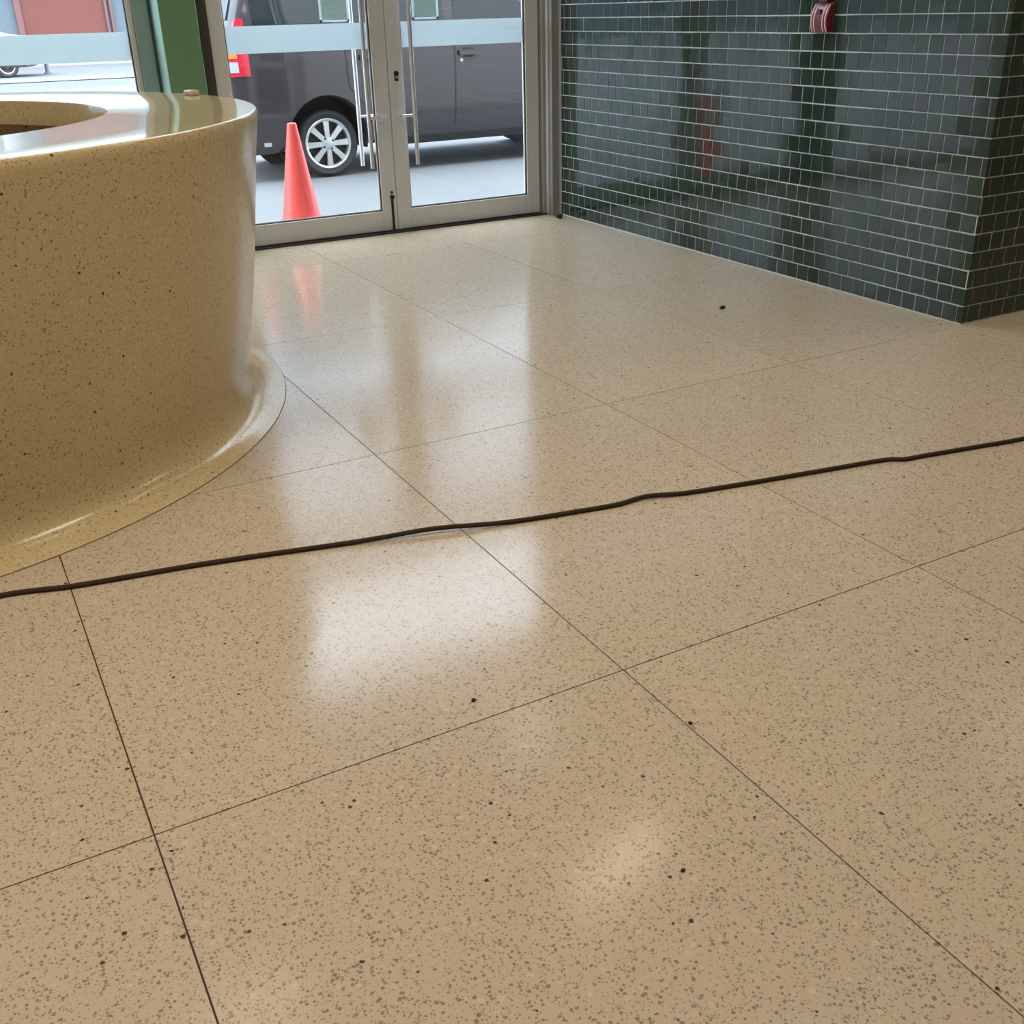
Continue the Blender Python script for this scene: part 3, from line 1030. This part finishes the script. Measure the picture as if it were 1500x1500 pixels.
for side in (-1, 1):
    gl = [(0.30, 0.98, 'quarter_window'), (1.08, 2.02, 'rear_window'), (2.12, 3.02, 'front_window')]
    for xa, xb, nm in gl:
        patch(hw1, xa, xb, 1.235 if xa < 2.1 else 1.20, roofline, 0.004, place1, nm, M['carglass'], car, side, 14, 6)
    # door shut lines as narrow dark strips
    for (xa, za, xb, zb) in ((1.065, 0.76, 1.055, 1.20), (2.075, 0.36, 2.095, 1.20), (3.07, 0.40, 3.06, 1.15)):
        vs, fs = [], []
        n = 8
        for i in range(n + 1):
            t = i / n
            x, z = xa + (xb - xa) * t, za + (zb - za) * t
            for dx in (-0.006, 0.006):
                vs.append((x + dx, side * (hw1(x, z) + 0.0025), z))
                vs.append((x + dx, side * (hw1(x, z) - 0.01), z))
        for i in range(n):
            a, b = i * 4, (i + 1) * 4
            fs += [(a, a + 2, b + 2, b), (a, b, b + 1, a + 1), (a + 2, a + 3, b + 3, b + 2)]
        MB().add([place1(v) for v in vs], fs).build('door_seam', M['cartrim'], car)
    vs, fs = [], []
    crv = [(1.065, 0.76), (1.08, 0.72), (1.12, 0.67), (1.17, 0.62), (1.22, 0.56)]
    for x, z in crv:
        for dx in (-0.006, 0.006):
            vs.append((x + dx, side * (hw1(x, z) + 0.0025), z))
            vs.append((x + dx, side * (hw1(x, z) - 0.01), z))
    for i in range(len(crv) - 1):
        a, b = i * 4, (i + 1) * 4
        fs += [(a, a + 2, b + 2, b), (a, b, b + 1, a + 1), (a + 2, a + 3, b + 3, b + 2)]
    MB().add([place1(v) for v in vs], fs).build('door_seam', M['cartrim'], car)
    # handles, keyhole
    for xa in (1.18, 2.125):
        h_ = patch(hw1, xa, xa + 0.20, 0.942, 0.985, 0.032, place1, 'door_handle', M['carpaint'], car, side, 8, 3, 0.018)
        patch(hw1, xa + 0.05, xa + 0.15, 0.925, 1.005, 0.003, place1, 'handle_recess', M['cartrim'], h_, side, 4, 3, 0.006)
    y_ = side * (hw1(2.15, 0.9) - 0.002)
    MB().cyl(place1((2.152, y_, 0.902)), place1((2.152, y_ + side * 0.008, 0.902)), 0.014, 14).build('keyhole', M['alloy'], car)
    # fuel flap outline, tail lamp cluster, bumper, reflector
    patch(hw1, 0.52, 0.68, 0.90, 1.05, 0.003, place1, 'fuel_flap', M['carpaint'], car, side, 5, 5, 0.006)
    tl = patch(hw1, 0.012, 0.225, 0.855, lambda x: min(1.285, interp(x, TOP1) - 0.055), 0.010, place1, 'tail_lamp', M['redlens'], car, side, 8, 8, 0.02)
    patch(hw1, 0.03, 0.135, 0.885, 0.965, 0.014, place1, 'reversing_light', M['whitelens'], tl, side, 5, 4, 0.012)
    patch(hw1, 0.03, 0.135, 0.99, 1.09, 0.014, place1, 'indicator', M['amber'], tl, side, 5, 4, 0.012)
    patch(hw1, 0.015, 0.50, lambda x: interp(x, [(0, 0.30), (0.1, 0.235), (0.38, 0.235), (0.50, 0.36)]), lambda x: interp(x, [(0, 0.735), (0.30, 0.715), (0.50, 0.62)]), 0.016, place1, 'rear_bumper', M['carpaint'], car, side, 14, 8, 0.03)
    patch(hw1, 0.27, 0.33, 0.30, 0.33, 0.022, place1, 'reflector', M['whitelens'], car, side, 5, 3, 0.012)
    patch(hw1, 1.30, 3.10, 0.225, 0.29, 0.006, place1, 'sill_trim', M['cartrim'], car, side, 12, 3, 0.02)
    patch(hw1, 1.35, 3.05, 0.535, 0.548, 0.006, place1, 'side_crease', M['carpaint'], car, side, 12, 2, 0.008)
    # door mirror
    c_ = place1((2.98, side * 0.93, 1.22))
    MB().box(c_[0] - 0.05, c_[0] + 0.07, c_[1] - 0.10, c_[1] + 0.10, c_[2] - 0.07, c_[2] + 0.08, 0.03).build('door_mirror', M['carpaint'], car)
# windscreen and tailgate glass
vs = [(2.62, -0.60, 1.668), (2.62, 0.60, 1.668), (3.16, 0.70, 1.268), (3.16, -0.70, 1.268), (2.62, -0.60, 1.64), (2.62, 0.60, 1.64), (3.16, 0.70, 1.24), (3.16, -0.70, 1.24)]
MB().add([place1(v) for v in vs], [(0, 1, 2, 3), (4, 7, 6, 5), (0, 4, 5, 1), (1, 5, 6, 2), (2, 6, 7, 3), (3, 7, 4, 0)]).build('windscreen', M['carglass'], car)
vs = [(0.132, -0.60, 1.28), (0.132, 0.60, 1.28), (0.268, 0.52, 1.62), (0.268, -0.52, 1.62), (0.16, -0.60, 1.28), (0.16, 0.60, 1.28), (0.30, 0.52, 1.62), (0.30, -0.52, 1.62)]
MB().add([place1(v) for v in vs], [(0, 1, 2, 3), (4, 7, 6, 5), (0, 4, 5, 1), (1, 5, 6, 2), (2, 6, 7, 3), (3, 7, 4, 0)]).build('tailgate_glass', M['carglass'], car)
MB().box(*[q for pr in zip(place1((-0.012, -0.26, 0.78)), place1((0.03, 0.26, 0.90))) for q in pr], 0.004).build('number_plate', M['whitelens'], car)

# silver saloon far across the street, seen through the side window
C2X, C2Y = -0.85, 32.0
car2 = empty('saloon_car', (C2X + 2.2, C2Y + 0.8, -0.004))
tag(car2, 'silver saloon car parked far across the street beyond the side window', 'car')


def place2(v):
    return (C2X + v[0], C2Y + 0.85 + v[1], -0.004 + v[2])


TOP2 = [(0, 0.86), (0.08, 0.98), (0.6, 1.05), (1.15, 1.36), (1.5, 1.43), (2.2, 1.45), (2.9, 1.38), (3.5, 1.10), (3.75, 1.02), (4.2, 0.98), (4.36, 0.88), (4.42, 0.70)]
BOT2 = [(0, 0.34), (0.3, 0.24), (4.1, 0.24), (4.42, 0.34)]
WZ2 = [(0.2, 0.79), (0.5, 0.84), (0.8, 0.845), (0.95, 0.82), (1.4, 0.62), (1.5, 0.60)]
PL2 = [(0, 0.80), (0.1, 0.93), (0.4, 1.0), (4.0, 1.0), (4.3, 0.92), (4.42, 0.80)]
hw2 = car_shape(4.42, TOP2, 0, WZ2, PL2)
loft_body(4.42, TOP2, BOT2, hw2, [0, .04, .08, .16, .3] + [0.4 + .15 * i for i in range(25)] + [4.1, 4.2, 4.3, 4.36, 4.42], 'body', M['silver'], place2, car2, [(0.85, 0.30, 0.34, 0.45), (3.50, 0.30, 0.34, 0.45)])
for side in (-1, 1):
    for ax in (0.85, 3.50):
        make_wheel((ax, 0.28), 0.28, 0.19, 0.19, car2, side, place2, detail=False)
    patch(hw2, 1.30, 2.95, 1.0, lambda x: min(1.36, interp(x, TOP2) - 0.10), 0.004, place2, 'side_window', M['carglass'], car2, side, 12, 4)
    patch(hw2, 4.20, 4.40, 0.62, 0.82, 0.008, place2, 'tail_lamp', M['redlens'], car2, side, 5, 4)
    patch(hw2, 0.02, 4.40, lambda x: interp(x, BOT2) + 0.0, lambda x: interp(x, BOT2) + 0.24, 0.006, place2, 'skirt', M['cartrim'], car2, side, 20, 3)
MB().box(*[q for pr in zip(place2((4.35, -0.62, 0.36)), place2((4.52, 0.62, 0.58))) for q in pr], 0.03).build('rear_bumper', M['cartrim'], car2)

bo = MB().lathe([(0.0, 0.0), (0.10, 0.0), (0.10, 0.03), (0.055, 0.05), (0.055, 0.62), (0.05, 0.68), (0.0, 0.70)], (0, 0, 0), 16).build('bollard', plain('purple_grey_post', (0.13, 0.10, 0.16), 0.6), smooth=40)
bo.location = (3.75, 33.4, -0.004)
tag(bo, 'short dark bollard across the street beside the silver saloon', 'bollard')

# ------------------------------------------------------------------ traffic cone outside the left leaf
KX, KY = 2.180, 6.95
cn = empty('traffic_cone', (KX, KY, -0.004))
tag(cn, 'orange-red traffic cone standing outside the glass door', 'cone')
MB().lathe([(0.0, 0.667), (0.022, 0.672), (0.028, 0.670), (0.031, 0.660), (0.034, 0.64), (0.132, 0.035), (0.142, 0.028), (0.142, 0.0225), (0.12, 0.0225), (0.028, 0.62)], (KX, KY, 0), 40).build('cone_shell', M['cone'], cn, smooth=40)
MB().box(KX - 0.165, KX + 0.165, KY - 0.165, KY + 0.165, -0.004, 0.022, 0.008).build('base', M['cone'], cn)
